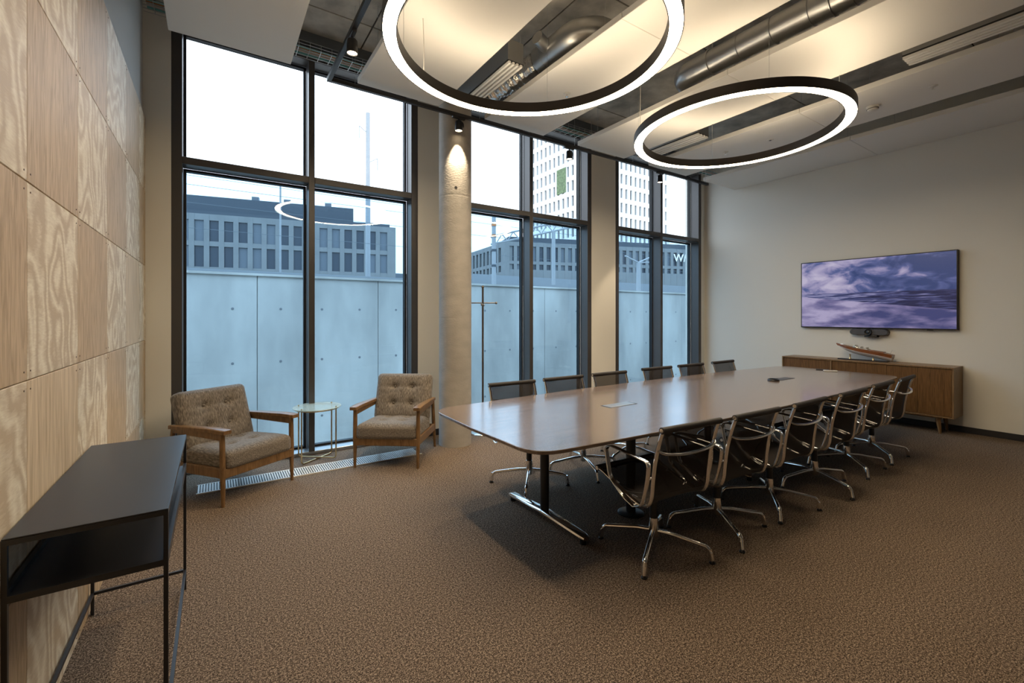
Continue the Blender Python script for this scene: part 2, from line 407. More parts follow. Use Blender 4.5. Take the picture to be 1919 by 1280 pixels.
# plywood cladding: square panels on the left wall
yj = [.147, .792, 1.437, 2.082, 2.727, 3.372, 4.017, 4.655, 5.022]; yj = [-2.43, -1.785, -1.14, -.495]+yj
zj = [.0, .590, 1.239, 1.888, 2.54, 3.185]
kinds = ['ply_pale', 'ply_tan']
for j in range(len(zj)-1):
    for i in range(len(yj)-1):
        y0, y1, z0, z1 = yj[i]+.0012, yj[i+1]-.0012, zj[j]+.0018, zj[j+1]-.0018
        mat = kinds[(i+j+1) % 2]
        if mat == 'ply_tan' and (i*3+j) % 5 == 2: mat = 'ply_mid'
        o = MB().rbox(-.008, .012, -(y1-y0)/2, (y1-y0)/2, -(z1-z0)/2, (z1-z0)/2, .0015, 1).build('plywood_panel', mat, wall_left, loc=(XL+.008, (y0+y1)/2, (z0+z1)/2))
mb = MB()
for i in range(len(yj)-1):
    for j in range(len(zj)-1):
        for y in (yj[i]+.03, yj[i+1]-.03):
            for z in (zj[j]+.03, zj[j+1]-.03): mb.cyl((XL+.018, y, z), (XL+.0215, y, z), .0032, n=6)
o = mb.build('panel_screws', 'oak', wall_left); o['kind'] = 'stuff'

# ------------------------------------------------------------------ windows
ZT0, ZT1 = 2.836, 2.902          # transom
def window(idx, x0, x1, mull):
    w = tag(empty('window_%d' % idx, ((x0+x1)/2, YW, 0)), ['tall window left of the concrete column, behind the armchairs', 'tall window between the concrete column and the middle pier',
                                                            'tall window next to the television wall'][idx-1], 'window', kind='structure')
    cx = (x0+x1)/2; fw = .08; d0, d1 = 0.0, .17
    L, R = x0-cx, x1-cx; ml, mr = mull[0]-cx, mull[1]-cx
    def fr(name, a, b, z0, z1, y0=d0, y1=d1, mat='frame'): return MB().rbox(a, b, y0, y1, z0, z1, .003, 1).build(name, mat, w)
    fr('frame_jamb', L, L+fw, 0, HEAD); fr('frame_jamb', R-fw, R, 0, HEAD)
    fr('mullion', ml, mr, .03, HEAD-.05)
    fr('frame_head', L+fw, R-fw, HEAD-.05, HEAD)
    fr('sill', L+fw, R-fw, 0, .035, 0, .19, 'steel')
    for a, b in ((L+fw, ml), (mr, R-fw)):
        fr('transom', a, b, ZT0, ZT1)
        for z0, z1, g in ((.035, ZT0, 'glass_low'), (ZT1, HEAD-.05, 'glass_up')):
            m2 = MB(); t = .022
            m2.box(a, a+t, d1, d1+.06, z0, z1).box(b-t, b, d1, d1+.06, z0, z1).box(a+t, b-t, d1, d1+.06, z0, z0+t).box(a+t, b-t, d1, d1+.06, z1-t, z1)
            ga = m2.build('sash', 'gasket', w)
            MB().box(a+t, b-t, d1+.025, d1+.052, z0+t, z1-t).build('pane', g, w)
    return w
window(1, *WIN[0], (.81, .868)); window(2, *WIN[1], (3.648, 3.707)); window(3, *WIN[2], (6.465, 6.523))

# ------------------------------------------------------------------ concrete column
cc = thing('concrete_column', 'round raw concrete column lit by a spotlight between two windows', 'column', (2.275, 4.583, 0))
MB().lathe([(.183, 0), (.183, .02), (.183, 1.40), (.183, 1.42), (.1822, 1.425), (.183, 1.43), (.183, 1.45), (.183, 2.76), (.183, 2.78), (.1822, 2.785), (.183, 2.79), (.183, 2.81), (.183, ZS-.02), (.183, ZS)], 48).build('shaft', 'column', cc, 40)
a = math.radians(246)
MB().cyl((.17*math.cos(a), .17*math.sin(a), 2.86), (.1845*math.cos(a), .1845*math.sin(a), 2.86), .016, n=14).build('anchor_hole', 'gasket', cc)

# ------------------------------------------------------------------ ceiling rafts
RZ = 3.71
rafts = [(-.31, .565), (1.15, 2.01), (2.575, 3.43), (4.0, 4.89), (5.42, 6.33), (6.80, 7.755)]
rl = ['white ceiling raft at the far left, above the armchairs', 'white ceiling raft above the left ring lamp, second from the plywood wall',
      'white ceiling raft above the right part of the left ring lamp', 'white ceiling raft over the left part of the right ring lamp',
      'white ceiling raft carrying the smoke detector', 'white ceiling raft touching the television wall']
for (x0, x1), lab in zip(rafts, rl):
    t = thing('ceiling_raft', lab, 'ceiling panel', ((x0+x1)/2, 2.36, RZ), group='white ceiling rafts'); h = (x1-x0)/2
    for y0, y1 in ((-2.08, -.0015), (.0015, 2.08)): MB().rbox(-h, h, y0, y1, 0, .055, .003, 1).build('panel', 'raft', t)
    for sx in (-.3, .3):
        for y in (-1.5, -.4, .3, 1.85): MB().cyl((sx, y, .05), (sx, y, ZS-RZ), .0016, n=5).build('hanger_wire', 'steel', t)

# ------------------------------------------------------------------ ring lamps
def ring_lamp(x, y, label):
    t = thing('ring_lamp', label, 'ceiling lamp', (x, y, 3.2), group='round pendant ring lamps')
    ro, ri, h = .952, .862, .08
    MB().lathe([(ro, 0), (ro, h), (ro-.006, h), (ro-.006, .004), (ri+.006, .004), (ri+.006, h), (ri, h), (ri, 0), (ri+.006, 0), (ri+.006, .002), (ro-.006, .002), (ro-.006, 0)], 128, closed=True).build('housing', 'ring_body', t, 30)
    MB().lathe([(ro-.006, .0015), (ri+.006, .0015), (ri+.006, .0035), (ro-.006, .0035)], 128, closed=True).build('diffuser', 'ring_down', t, 30)
    MB().lathe([(ro-.008, h-.012), (ri+.008, h-.012), (ri+.008, h-.02), (ro-.008, h-.02)], 128, closed=True).build('upper_diffuser', 'ring_up', t, 30)
    for k in range(4):
        a = PI/4+k*PI/2; p = ((ro-.045)*math.cos(a), (ro-.045)*math.sin(a))
        MB().cyl((*p, h-.01), (*p, ZS-3.2), .0014, n=5).build('suspension_cable', 'steel', t)
    a = math.radians(118); p = ((ro-.045)*math.cos(a), (ro-.045)*math.sin(a))
    MB().tube(fillet([(*p, h-.01), (p[0]+.01, p[1]+.015, .28), (p[0]-.012, p[1]-.01, .6), (p[0]+.005, p[1], ZS-3.2)], .15, 6), .0035, 6).build('power_cord', 'white_plastic', t, 60)
ring_lamp(1.745, 2.394, 'large lit ring lamp over the near end of the table')
ring_lamp(4.224, 2.416, 'lit ring lamp over the far half of the table, nearer the television')

# ------------------------------------------------------------------ track and spotlights
TZ = 3.60
tr = thing('light_track', 'black rectangular lighting track hanging below the ceiling rafts along the windows', 'track', (0, 0, TZ))
MB().box(.85, 6.76, 4.31, 4.345, 0, .035).build('track_rail', 'black', tr)
MB().box(.85, .885, .2, 4.31, 0, .035).build('track_rail', 'black', tr)
for x, y in ((1.1, 4.328), (2.45, 4.328), (3.85, 4.328), (4.95, 4.328), (6.7, 4.328), (.868, 3.3), (.868, 1.6)): MB().cyl((x, y, .035), (x, y, ZS-TZ), .0016, n=5).build('hanger_wire', 'steel', tr)
def spot(x, y, label, aim=(0, 0, -1), along='x', energy=SPOT_W):
    t = thing('track_spotlight', label, 'spotlight', (x, y, TZ), 0 if along == 'x' else PI/2, group='track spotlights')
    MB().rbox(-.075, .075, -.017, .017, -.022, 0, .004, 1).build('adapter', 'black', t)
    MB().cyl((0, 0, -.02), (0, 0, -.05), .008, n=10).build('swivel', 'black', t)
    MB().tube(fillet([(0, 0, -.045), (.05, 0, -.05), (.052, 0, -.10)], .03), 1, section=rsec(.011, .004), up=(0, 1, 0)).build('yoke', 'black', t, 50)
    b = MB(); b.lathe([(.03, -.045), (.038, -.055), (.043, -.15), (.043, -.152), (.037, -.152), (.035, -.142)], 28)
    for k in range(20):
        a = 2*PI*k/20; b.box(.0, .002, -.0012, .0012, 0, 0)
    body = b.build('lamp_body', 'black', t, 40)
    MB().lathe([(.0, -.1425), (.036, -.1425), (.036, -.145), (0, -.145)], 24).build('lens', 'lens', t)
    L = bpy.data.lights.new('spot_beam', 'SPOT'); L.energy = energy; L.color = WARM; L.spot_size = math.radians(66); L.spot_blend = .3; L.shadow_soft_size = .03
    lo = bpy.data.objects.new('spot_beam', L); COL.objects.link(lo); lo.parent = t; lo.location = (0, 0, -.158)
    return t
spot(.868, 3.50, 'black track spotlight on the left arm of the track, nearest the viewer', along='y')
spot(2.19, 4.328, 'black track spotlight shining down the concrete column')
spot(3.76, 4.328, 'black track spotlight in front of the middle window')
spot(5.545, 4.328, 'black track spotlight in front of the right window')

# ------------------------------------------------------------------ services above the rafts
def diffuser(x0, x1, y0, y1, z, label):
    t = thing('air_diffuser', label, 'air vent', ((x0+x1)/2, (y0+y1)/2, z)); hx, hy = (x1-x0)/2, (y1-y0)/2
    MB().box(-hx, hx, -hy, hy, .03, .22).build('plenum_box', 'steel', t)
    MB().box(-hx, hx, -hy, hy, .022, .03).build('slot_backing', 'gasket', t)
    n = 4
    for k in range(n):
        c = -hx+(k+.5)*2*hx/n; MB().box(c-hx/n*.5, c+hx/n*.5, -hy, hy, 0, .022).build('slot_blade', 'raft', t)
    for sx in (-hx-.006, hx+.006):
        for y in (-hy+.06, hy-.06): MB().cyl((sx, y, .19), (sx, y, ZS-z), .004, n=6).build('hanger_rod', 'steel', t)
diffuser(2.20, 2.37, 3.37, 4.36, 3.74, 'grey slot air diffuser in the gap inside the left ring lamp')
diffuser(5.06, 5.30, 3.38, 4.36, 3.74, 'grey slot air diffuser seen through the right ring lamp')
diffuser(5.10, 5.31, .3, 1.38, 3.74, 'long slot air diffuser at the upper right of the ceiling')
def ribs(mb, x, z, r, y0, y1, step):
    y = y0
    while y < y1: mb.tube([(x+(r+.003)*math.cos(a), y, z+(r+.003)*math.sin(a)) for a in [2*PI*k/24 for k in range(24)]], .004, 5, closed=True); y += step
t = thing('spiral_duct', 'long galvanised spiral duct between the two ring lamps', 'duct', (4.14, 0, 3.99))
MB().tube([(0, -2.3, 0), (0, 2.82, 0)]+[(0+.16*(1-math.cos(a)), 2.82+.16*math.sin(a), 0) for a in (.3, .6, .9, 1.2, PI/2)]+[(.5, 2.98, 0)], .118, 24).build('pipe', 'steel', t, 40)
mb = MB(); ribs(mb, 0, 0, .118, -2.2, 2.8, .3); mb.build('seam_rings', 'steel', t, 40)
for y in (.6, 1.55, 2.6):
    MB().cyl((0, y, .118), (0, y, ZS-3.99), .006, n=8).build('hanger_rod', 'steel', t)
    MB().tube([((.123)*math.cos(a), y, .123*math.sin(a)) for a in [2*PI*k/24 for k in range(24)]], .007, 6, closed=True).build('clamp', 'steel', t, 40)
t = thing('elbow_duct', 'galvanised duct bend with crumpled foil hose above the left ring lamp', 'duct', (2.62, 3.3, 3.98))
pts = [(.36, -.34, 0)]+[(.18*math.cos(a)+.02, -.34+.22*math.sin(a)+.0, 0) for a in (.25, .6, .95, 1.3, PI/2)]
pts = [(.5, -.42, 0), (.3, -.42, 0)]+[(.3-.22*math.sin(a), -.42+.22*(1-math.cos(a)), 0) for a in (.3, .6, .9, 1.2, PI/2)]+[(.08, .12, 0)]
MB().tube(pts, .13, 22).build('bend', 'steel', t, 40)
MB().tube([(.08, .12, 0), (.07, .22, -.01)], .134, 22).build('collar', 'steel', t, 40)
MB().cyl((.0, .02, .0), (-.16, -.02, .03), .06, n=18).build('branch_stub', 'steel', t, 40)
mb = MB(); pts, rr = [], []
for k in range(40):
    f = k/39; pts.append((.07-.20*f, .22+.62*f, -.01-.10*f)); rr.append((.122+random.uniform(-.016, .012))*(1-.15*f))
mb.tube(pts, rr, 20).build('foil_hose', 'foil', t, 80)
# wire cable tray with cables along the window head
t = thing('cable_tray', 'wire mesh cable tray running above the window heads', 'cable tray', (0, 4.80, 4.05))
mb = MB()
for y, z in ((-.1, 0), (-.05, 0), (0, 0), (.05, 0), (.1, 0), (-.1, .03), (-.1, .06), (.1, .03), (.1, .06)): mb.cyl((XL+.02, y, z), (XR-.02, y, z), .0028, n=5)
x = XL+.1
while x < XR: mb.tube([(x, -.1, .062), (x, -.1, 0), (x, .1, 0), (x, .1, .062)], .0028, 5); x += .1
mb.build('wire_basket', 'steel', t)
for x in (.2, 1.9, 3.3, 4.7, 6.2): MB().cyl((x, .11, 0), (x, .11, ZS-4.05), .004, n=6).build('hanger_rod', 'steel', t)
for y, z, r, m, lab in ((-.075, .012, .009, 'teal', 'teal cable bundle lying at the room edge of the cable tray'), (-.045, .010, .007, 'orange', 'orange cable lying in the wire cable tray'), (.0, .014, .011, 'grey_cable', 'grey cable lying along the middle of the cable tray'),
                        (.045, .012, .009, 'teal', 'teal cable bundle lying at the window side of the cable tray')):
    pts = [(XL+.05+k*(XR-XL-.1)/40, 4.80+y+.003*math.sin(k*1.3+y*90), 4.05+z+.002*math.sin(k*2.1)) for k in range(41)]
    tag(MB().tube(pts, r, 6).build('cable', m, None, 60), lab, 'cable')
# detectors and sprinklers
t = thing('smoke_detector', 'round white smoke detector under the ceiling raft', 'smoke detector', (5.909, 1.846, RZ))
MB().lathe([(0, -.048), (.03, -.048), (.045, -.04), (.052, -.022), (.052, -.012), (.058, -.01), (.058, 0)], 28).build('body', 'white_plastic', t, 40)
MB().lathe([(.0525, -.030), (.0535, -.027), (.0525, -.024)], 28).build('vent_slot', 'grey_plastic', t)
for x, y, lab in ((5.874, 1.352, 'small white sprinkler head right of the smoke detector'), (5.856, 3.484, 'small white sprinkler head seen inside the right ring lamp'), (2.976, 3.461, 'small white sprinkler head at the rim of the left ring lamp')):
    t = thing('sprinkler_head', lab, 'sprinkler', (x, y, RZ), group='ceiling sprinklers')
    MB().lathe([(0, -.006), (.03, -.006), (.038, 0)], 20).build('rosette', 'white_plastic', t, 40)
    MB().lathe([(.006, -.006), (.006, -.03), (.014, -.032), (.014, -.035), (0, -.036)], 12).build('deflector', 'chrome', t, 40)
t = thing('recessed_sensor', 'flat round ceiling sensor inside the right ring lamp outline', 'sensor', (5.928, 2.923, RZ))
MB().lathe([(0, -.008), (.03, -.008), (.042, 0)], 24).build('cover', 'white_plastic', t, 40)
MB().lathe([(0, -.012), (.013, -.011), (.016, -.007)], 16).build('eye', 'grey_plastic', t, 40)

# ------------------------------------------------------------------ conference table
TX0, TX1, TYC, TCX = 1.375, 6.77, 2.51, 4.07
def half(x): return .77-.083*((x-TCX)/2.4)**2
out = []
rc = .17
xs_ = [TX0+rc+(TX1-TX0-2*rc)*k/28 for k in range(29)]
low = [(x, -half(x)) for x in xs_]; up_ = [(x, half(x)) for x in reversed(xs_)]
def corner(p, q, c, n=7):
    return [((1-t)**2*p[0]+2*t*(1-t)*c[0]+t*t*q[0], (1-t)**2*p[1]+2*t*(1-t)*c[1]+t*t*q[1]) for t in [k/n for k in range(1, n)]]
hA = half(TX0)-.01
E1 = (TX1, -hA+rc); E2 = (TX1, hA-rc); E3 = (TX0, hA-rc); E4 = (TX0, -hA+rc)
outline = low+corner(low[-1], E1, (TX1, -hA))+[E1, (TX1+.012, 0), E2]+corner(E2, up_[0], (TX1, hA))+up_+corner(up_[-1], E3, (TX0, hA))+[E3, (TX0-.012, 0), E4]+corner(E4, low[0], (TX0, -hA))
tb = thing('conference_table', 'long boat-shaped walnut conference table with chrome and black T-legs', 'table', (0, TYC, 0))
MB().prism(outline, [(.700, .045), (.714, .004), (.718, 0), (.732, 0), (.735, .003)]).build('table_top', 'walnut', tb, 25)
for xf in (1.95, 3.92, 5.89):
    MB().cyl((xf, 0, .06), (xf, 0, .70), .032, n=24).build('leg_column', 'plastic', tb, 40)
    MB().cyl((xf, 0, .675), (xf, 0, .70), .036, n=24).build('collar', 'chrome', tb, 40)
    MB().cyl((xf, 0, .062), (xf, 0, .075), .036, n=24).build('collar', 'chrome', tb, 40)
    MB().tube([(xf, -.43, .042), (xf, -.40, .046), (xf, 0, .062), (xf, .40, .046), (xf, .43, .042)], [.7, 1, 1.1, 1, .7], section=rsec(.036, .016), up=(0, 0, 1)).build('foot_bar', 'chrome', tb, 40)
    for y in (-.40, .40): MB().cyl((xf, y, 0), (xf, y, .035), .022, n=16).build('foot_pad', 'plastic', tb, 40)
    MB().box(xf-.03, xf+.03, -.5, .5, .675, .70).build('cross_beam', 'plastic', tb)
MB().box(1.98, 5.86, -.1, -.06, .665, .70).build('under_beam', 'plastic', tb)
MB().box(1.98, 5.86, .06, .1, .665, .70).build('under_beam', 'plastic', tb)
for k, (x0, x1) in enumerate(((2.55, 2.86), (5.20, 5.53))):
    MB().rbox(x0, x1, -.06, .05, .733, .7365, .0015, 1).build('power_flap_frame', 'plastic', tb)
    MB().rbox(x0+.018, x1-.018, -.052, .042, .735, .7385, .001, 1).build('power_flap', 'steel' if k == 0 else 'grey_plastic', tb)
MB().cyl((2.545, -.265, 0), (2.545, -.265, .70), .035, n=20).build('cable_column', 'plastic', tb, 40)
MB().lathe([(0, .012), (.085, .012), (.095, .006), (.095, 0)], 32, (2.545, -.265, 0)).build('cable_column_base', 'plastic', tb, 40)
t = thing('conference_puck', 'flat round black speaker puck on the table beside the far power flap', 'speaker', (5.12, 2.49, .735))
MB().lathe([(0, .022), (.045, .022), (.055, .018), (.06, .006), (.056, 0)], 32).build('body', 'plastic', t, 40)
MB().lathe([(.03, .0225), (.042, .0225)], 32).build('button_ring', 'grey_plastic', t)
t = thing('remote_control', 'white remote control lying at the far end of the table', 'remote', (6.58, 2.50, .735), math.radians(-62))
MB().rbox(-.075, .075, -.022, .022, 0, .017, .006, 2).build('body', 'white_plastic', t, 40)
MB().rbox(-.05, .03, -.014, .014, .016, .0185, .001, 1).build('keypad', 'grey_plastic', t)
t = thing('black_remote', 'slim black remote control beside the white remote on the table', 'remote', (6.66, 2.62, .735), math.radians(-75))
MB().rbox(-.07, .07, -.02, .02, 0, .012, .004, 2).build('body', 'plastic', t, 40)
MB().rbox(-.04, .04, -.012, .012, .0115, .0135, .001, 1).build('keypad', 'grey_plastic', t)

# ------------------------------------------------------------------ mesh conference chairs
def spline(P, n=8):
    """Catmull-Rom through the points"""
    V = [Vector(p) for p in P]; V = [V[0]*2-V[1]]+V+[V[-1]*2-V[-2]]; out = []
    for i in range(1, len(V)-2):
        p0, p1, p2, p3 = V[i-1:i+3]
        for k in range(n):
            t = k/n; out.append(.5*((2*p1)+(-p0+p2)*t+(2*p0-5*p1+4*p2-p3)*t*t+(-p0+3*p1-3*p2+p3)*t**3))
    out.append(V[-2]); return out
PROF = [(.235, .478), (.19, .470), (.08, .430), (-.04, .392), (-.125, .374), (-.178, .392), (-.203, .445), (-.212, .53), (-.228, .64), (-.256, .75), (-.281, .825)]
def make_chair():
    t = empty('conference_chair')
    prof = spline([(0, y, z) for y, z in PROF], 6)
    W = .235
    for s in (-1, 1):
        MB().tube([(s*W, p.y, p.z) for p in prof], 1, section=rsec(.010, .0125), up=(1, 0, 0)).build('side_rib', 'chrome', t, 50)
    # sling: dished slightly between the ribs
    mb = MB(); n = 8; vs_ = []; fs = []
    for i, p in enumerate(prof):
        for k in range(n+1):
            u = -1+2*k/n; d = .010*(1-u*u)
            a = prof[min(i+1, len(prof)-1)]-prof[max(i-1, 0)]; nrm = Vector((0, a.z, -a.y)).normalized()
            q = Vector((u*(W-.006), p.y, p.z))+nrm*d*(1 if nrm.z < 0 or True else -1)
            vs_.append(q)
    for i in range(len(prof)-1):
        for k in range(n): fs.append((i*(n+1)+k, i*(n+1)+k+1, (i+1)*(n+1)+k+1, (i+1)*(n+1)+k))
    mb.add(vs_, fs).build('mesh_sling', 'sling', t, 60)
    for (y, z), nm in (((-.284, .832), 'top_roll'), ((.240, .480), 'front_roll')):
        r = MB().cyl((-W-.012, y, z), (W+.012, y, z), .0185, n=18).build(nm, 'roll', t, 40)
        for s in (-1, 1): MB().cyl((s*(W+.011), y, z), (s*(W+.0145), y, z), .0125, n=14).build('end_cap', 'chrome', r, 40)
    # bowed stretcher across the back, spreader under the seat
    bow = spline([(-W, -.248, .715), (-W+.03, -.272, .70), (-.11, -.292, .69), (0, -.298, .687), (.11, -.292, .69), (W-.03, -.272, .70), (W, -.248, .715)], 5)
    MB().tube(bow, 1, section=rsec(.011, .007), up=(0, 0, 1)).build('back_stretcher', 'chrome', t, 50)
    bow = spline([(-W, -.05, .392), (-.15, -.055, .352), (0, -.03, .335), (.15, -.055, .352), (W, -.05, .392)], 5)
    MB().tube(bow, 1, section=rsec(.02, .008), up=(0, 1, 0)).build('seat_spreader', 'chrome', t, 50)
    bow = spline([(-W, .09, .432), (-.15, .06, .37), (0, .03, .338), (.15, .06, .37), (W, .09, .432)], 5)
    MB().tube(bow, 1, section=rsec(.02, .008), up=(0, 1, 0)).build('seat_spreader', 'chrome', t, 50)
    for s in (-1, 1):
        x = s*(W+.03)
        loop = fillet([(x, -.10, .366), (x, -.162, .39), (x, -.186, .47), (x, -.205, .56), (x, -.212, .645), (x, .095, .664), (x, .135, .64), (x, .10, .475), (x, -.02, .392), (x, -.10, .366)], .03, 4)
        MB().tube(loop[:-1], 1, section=rsec(.0055, .0155), up=(1, 0, 0), closed=True).build('armrest', 'chrome', t, 50)
        for y, z in ((-.203, .55), (-.10, .372)): MB().cyl((s*W, y, z), (x, y, z), .007, n=10).build('arm_bolt', 'chrome', t, 50)
    MB().cyl((0, 0, .20), (0, 0, .315), .0235, n=18).build('gas_column', 'plastic', t, 40)
    MB().cyl((0, 0, .31), (0, 0, .345), .018, n=18).build('column_top', 'chrome', t, 40)
    MB().lathe([(.024, .085), (.030, .10), (.030, .17), (.026, .205), (.022, .206)], 24).build('base_hub', 'chrome', t, 40)
    return t
def add_base(t, rot):
    for k in range(4):
        a = rot+k*PI/2; c, s = math.cos(a), math.sin(a)
        if 'leg' not in proto_parts:
            L = MB().tube(fillet([(.02, 0, .128), (.10, 0, .124), (.305, 0, .092), (.325, 0, .06)], .022, 5), 1, section=rsec(.0115, .014), up=(0, 1, 0)).cyl((.318, 0, .085), (.331, 0, .018), .0125, .016, n=14).build('leg', 'chrome', t, 50)
            G = MB().lathe([(.010, .020), (.013, .012), (.017, .008), (.017, 0)], 16, (.331, 0, 0)).build('glide', 'plastic', L, 40)
            proto_parts['leg'] = (L, G); L.rotation_euler = (0, 0, a)
        else:
            L0, G0 = proto_parts['leg']; L = inst(L0, t, (0, 0, 0), (0, 0, a)); inst(G0, L)
proto_parts = {}
near = [((2.258, 1.81), -4, 30), ((2.87, 1.77), -2, -33), ((3.545, 1.755), 1, -52), ((4.29, 1.75), 0, -19), ((5.04, 1.78), 1, -43), ((5.70, 1.79), 3, -45)]
far = [((2.255, 3.12), -3, -40), ((2.88, 3.12), -1, -20), ((3.52, 3.12), -1.5, 12), ((4.32, 3.14), -3, -35), ((4.97, 3.13), -1, 5), ((5.68, 3.13), 0, -30)]
order = ['first', 'second', 'third', 'fourth', 'fifth', 'last']
proto = None
for row, spots, side in (('near', near, 0), ('window', far, 1)):
    for i, ((x, y), r, b) in enumerate(spots):
        if proto is None: c = proto = make_chair(); first = True
        else:
            c = proto.copy(); COL.objects.link(c)
            for ch in [k for k in proto.children if not k.name.startswith('leg')]: copy_tree(ch, c)
        rz = math.radians(r)+(PI if side else 0)
        c.location = (x, y, 0); c.rotation_euler = (0, 0, rz)
        add_base(c, math.radians(b)-rz)
        lab = 'black mesh chair, '+order[i]+(' of the near row counted from the open table end' if side == 0 else ' of the window-side row counted from the concrete column')
        tag(c, lab, 'chair', 'mesh chairs around the conference table')

# ------------------------------------------------------------------ armchairs
def cushion(sx, sy, sz, r, buttons, n=26):
    """rounded, tufted cushion centred at the origin; buttons on +z"""
    mb = MB(); bm = bmesh.new(); bmesh.ops.create_cube(bm, size=2)
    bmesh.ops.subdivide_edges(bm, edges=list(bm.edges), cuts=n, use_grid_fill=True)
    for v in bm.verts:
        p = v.co; h = Vector((sx/2, sy/2, sz/2)); q = Vector((p.x*h.x, p.y*h.y, p.z*h.z))
        inner = Vector((max(-h.x+r, min(h.x-r, q.x)), max(-h.y+r, min(h.y-r, q.y)), max(-h.z+r, min(h.z-r, q.z))))
        d = q-inner
        if d.length > 1e-6:
            q = inner+d.normalized()*r
        if p.z > .99 and buttons is not None:
            bulge = .018*(1-min(1, abs(p.x))**4)*(1-min(1, abs(p.y))**4)
            dip = 0.0
            for bx, by in buttons:
                dd = math.hypot(q.x-bx, q.y-by); dip += .040*math.exp(-(dd/.028)**2)+.012*math.exp(-(dd/.08)**2)
            for bx, by in buttons: dip += .007*math.exp(-((q.y-by)/.012)**2)*math.exp(-(max(0, abs(q.x)-abs(bx))/.12)**2)*.6
            q.z += bulge-dip
        v.co = q
    return mb.bm(bm)
def armchair(loc, rz, label):
    t = thing('armchair', label, 'armchair', loc, rz, group='wooden armchairs by the window')      # faces local -Y; front legs on y = 0
    w = .305; D = .62
    for s in (-1, 1):
        MB().tube([(s*w, 0, 0), (s*w, .008, .30), (s*w, .012, .555)], [.013, .021, .019], 12).build('front_leg', 'arm_wood', t, 50)
        MB().tube([(s*w, D+.10, 0), (s*w, D+.04, .28), (s*w, D, .53)], [.013, .021, .018], 12).build('rear_leg', 'arm_wood', t, 50)
        # flat arm, wider towards the front, slightly sloping back
        prof = [(-.05, .570, .030), (-.035, .572, .036), (.10, .574, .036), (.35, .562, .030), (D+.03, .545, .024)]
        mb = MB(); vs_ = []; fs = []
        for y, z, hw in prof:
            for dx, dz in ((-hw, -.014), (hw, -.014), (hw, .010), (hw-.006, .015), (-hw+.006, .015), (-hw, .010)): vs_.append((s*w+dx, y, z+dz))
        k = 6
        for i in range(len(prof)-1):
            for q in range(k): fs.append((i*k+q, i*k+(q+1) % k, (i+1)*k+(q+1) % k, (i+1)*k+q))
        fs += [tuple(range(k-1, -1, -1)), tuple((len(prof)-1)*k+q for q in range(k))]
        mb.add(vs_, fs).build('armrest', 'arm_wood', t, 40)
        MB().rbox(s*w-.012, s*w+.012, .0, D, .50, .552, .004, 1).build('arm_rail', 'arm_wood', t)
        mb = MB(); mb.T = Matrix.Rotation(math.radians(-2), 4, 'X'); mb.rbox(s*w-.013, s*w+.013, .01, D+.05, .216, .292, .004, 1); mb.build('side_rail', 'arm_wood', t)
    MB().rbox(-w, w, -.012, .014, .212, .282, .004, 1).build('front_rail', 'arm_wood', t)
    MB().rbox(-w, w, D+.02, D+.045, .21, .27, .004, 1).build('rear_rail', 'arm_wood', t)
    MB().rbox(-w, w, D-.005, D+.02, .49, .535, .004, 1).build('back_rail', 'arm_wood', t)
    sx = .585
    o = cushion(sx, .60, .145, .045, [(-.095, -.06), (.095, -.06), (-.095, .12), (.095, .12)]).build('seat_cushion', 'fabric', t, 60)
    o.location = (0, .272, .326); o.rotation_euler = (math.radians(-3), 0, 0)
    for bx, by in ((-.095, -.06), (.095, -.06), (-.095, .12), (.095, .12)): MB().lathe([(0, .008), (.008, .006), (.011, 0)], 10, (bx, by, .052)).build('button', 'fabric', o, 50)
    o = cushion(sx+.01, .49, .13, .045, [(-.095, -.075), (.095, -.075), (-.095, .10), (.095, .10)]).build('back_cushion', 'fabric', t, 60)
    o.location = (0, .585, .578); o.rotation_euler = (math.radians(72), 0, 0)
    for bx, by in ((-.095, -.075), (.095, -.075), (-.095, .10), (.095, .10)): MB().lathe([(0, .008), (.008, .006), (.011, 0)], 10, (bx, by, .045)).build('button', 'fabric', o, 50)
    return t
armchair((.307, 4.188, 0), math.atan2(.323, .506), 'tufted brown armchair with wooden arms beside the black console')
armchair((1.356, 4.20, 0), math.atan2(-.36, .486), 'tufted brown armchair with wooden arms beside the concrete column')

# ------------------------------------------------------------------ brass side table
t = thing('side_table', 'small round glass-topped side table with crossed brass legs between the armchairs', 'side table', (.858, 4.845, 0), math.radians(-2))
MB().lathe([(0, .528), (.225, .528), (.228, .531), (.228, .535), (.225, .538), (0, .538)], 48).build('glass_top', 'table_glass', t, 30)
MB().tube([(.205*math.cos(2*PI*k/40), .205*math.sin(2*PI*k/40), .520) for k in range(40)], .006, 8, closed=True).build('top_ring', 'brass', t, 50)
for a in (math.radians(38), math.radians(142)):
    c, s = .2*math.cos(a), .2*math.sin(a)
    dz = .008 if a < 1.5 else .022
    MB().tube(fillet([(c, s, .52), (c, s, dz), (-c, -s, dz), (-c, -s, .52)], .035, 6), .007, 10).build('leg_frame', 'brass', t, 50)
    for q in (1, -1): MB().cyl((q*c, q*s, .52), (q*c, q*s, .545), .008, n=10).build('top_clip', 'brass', t, 50)

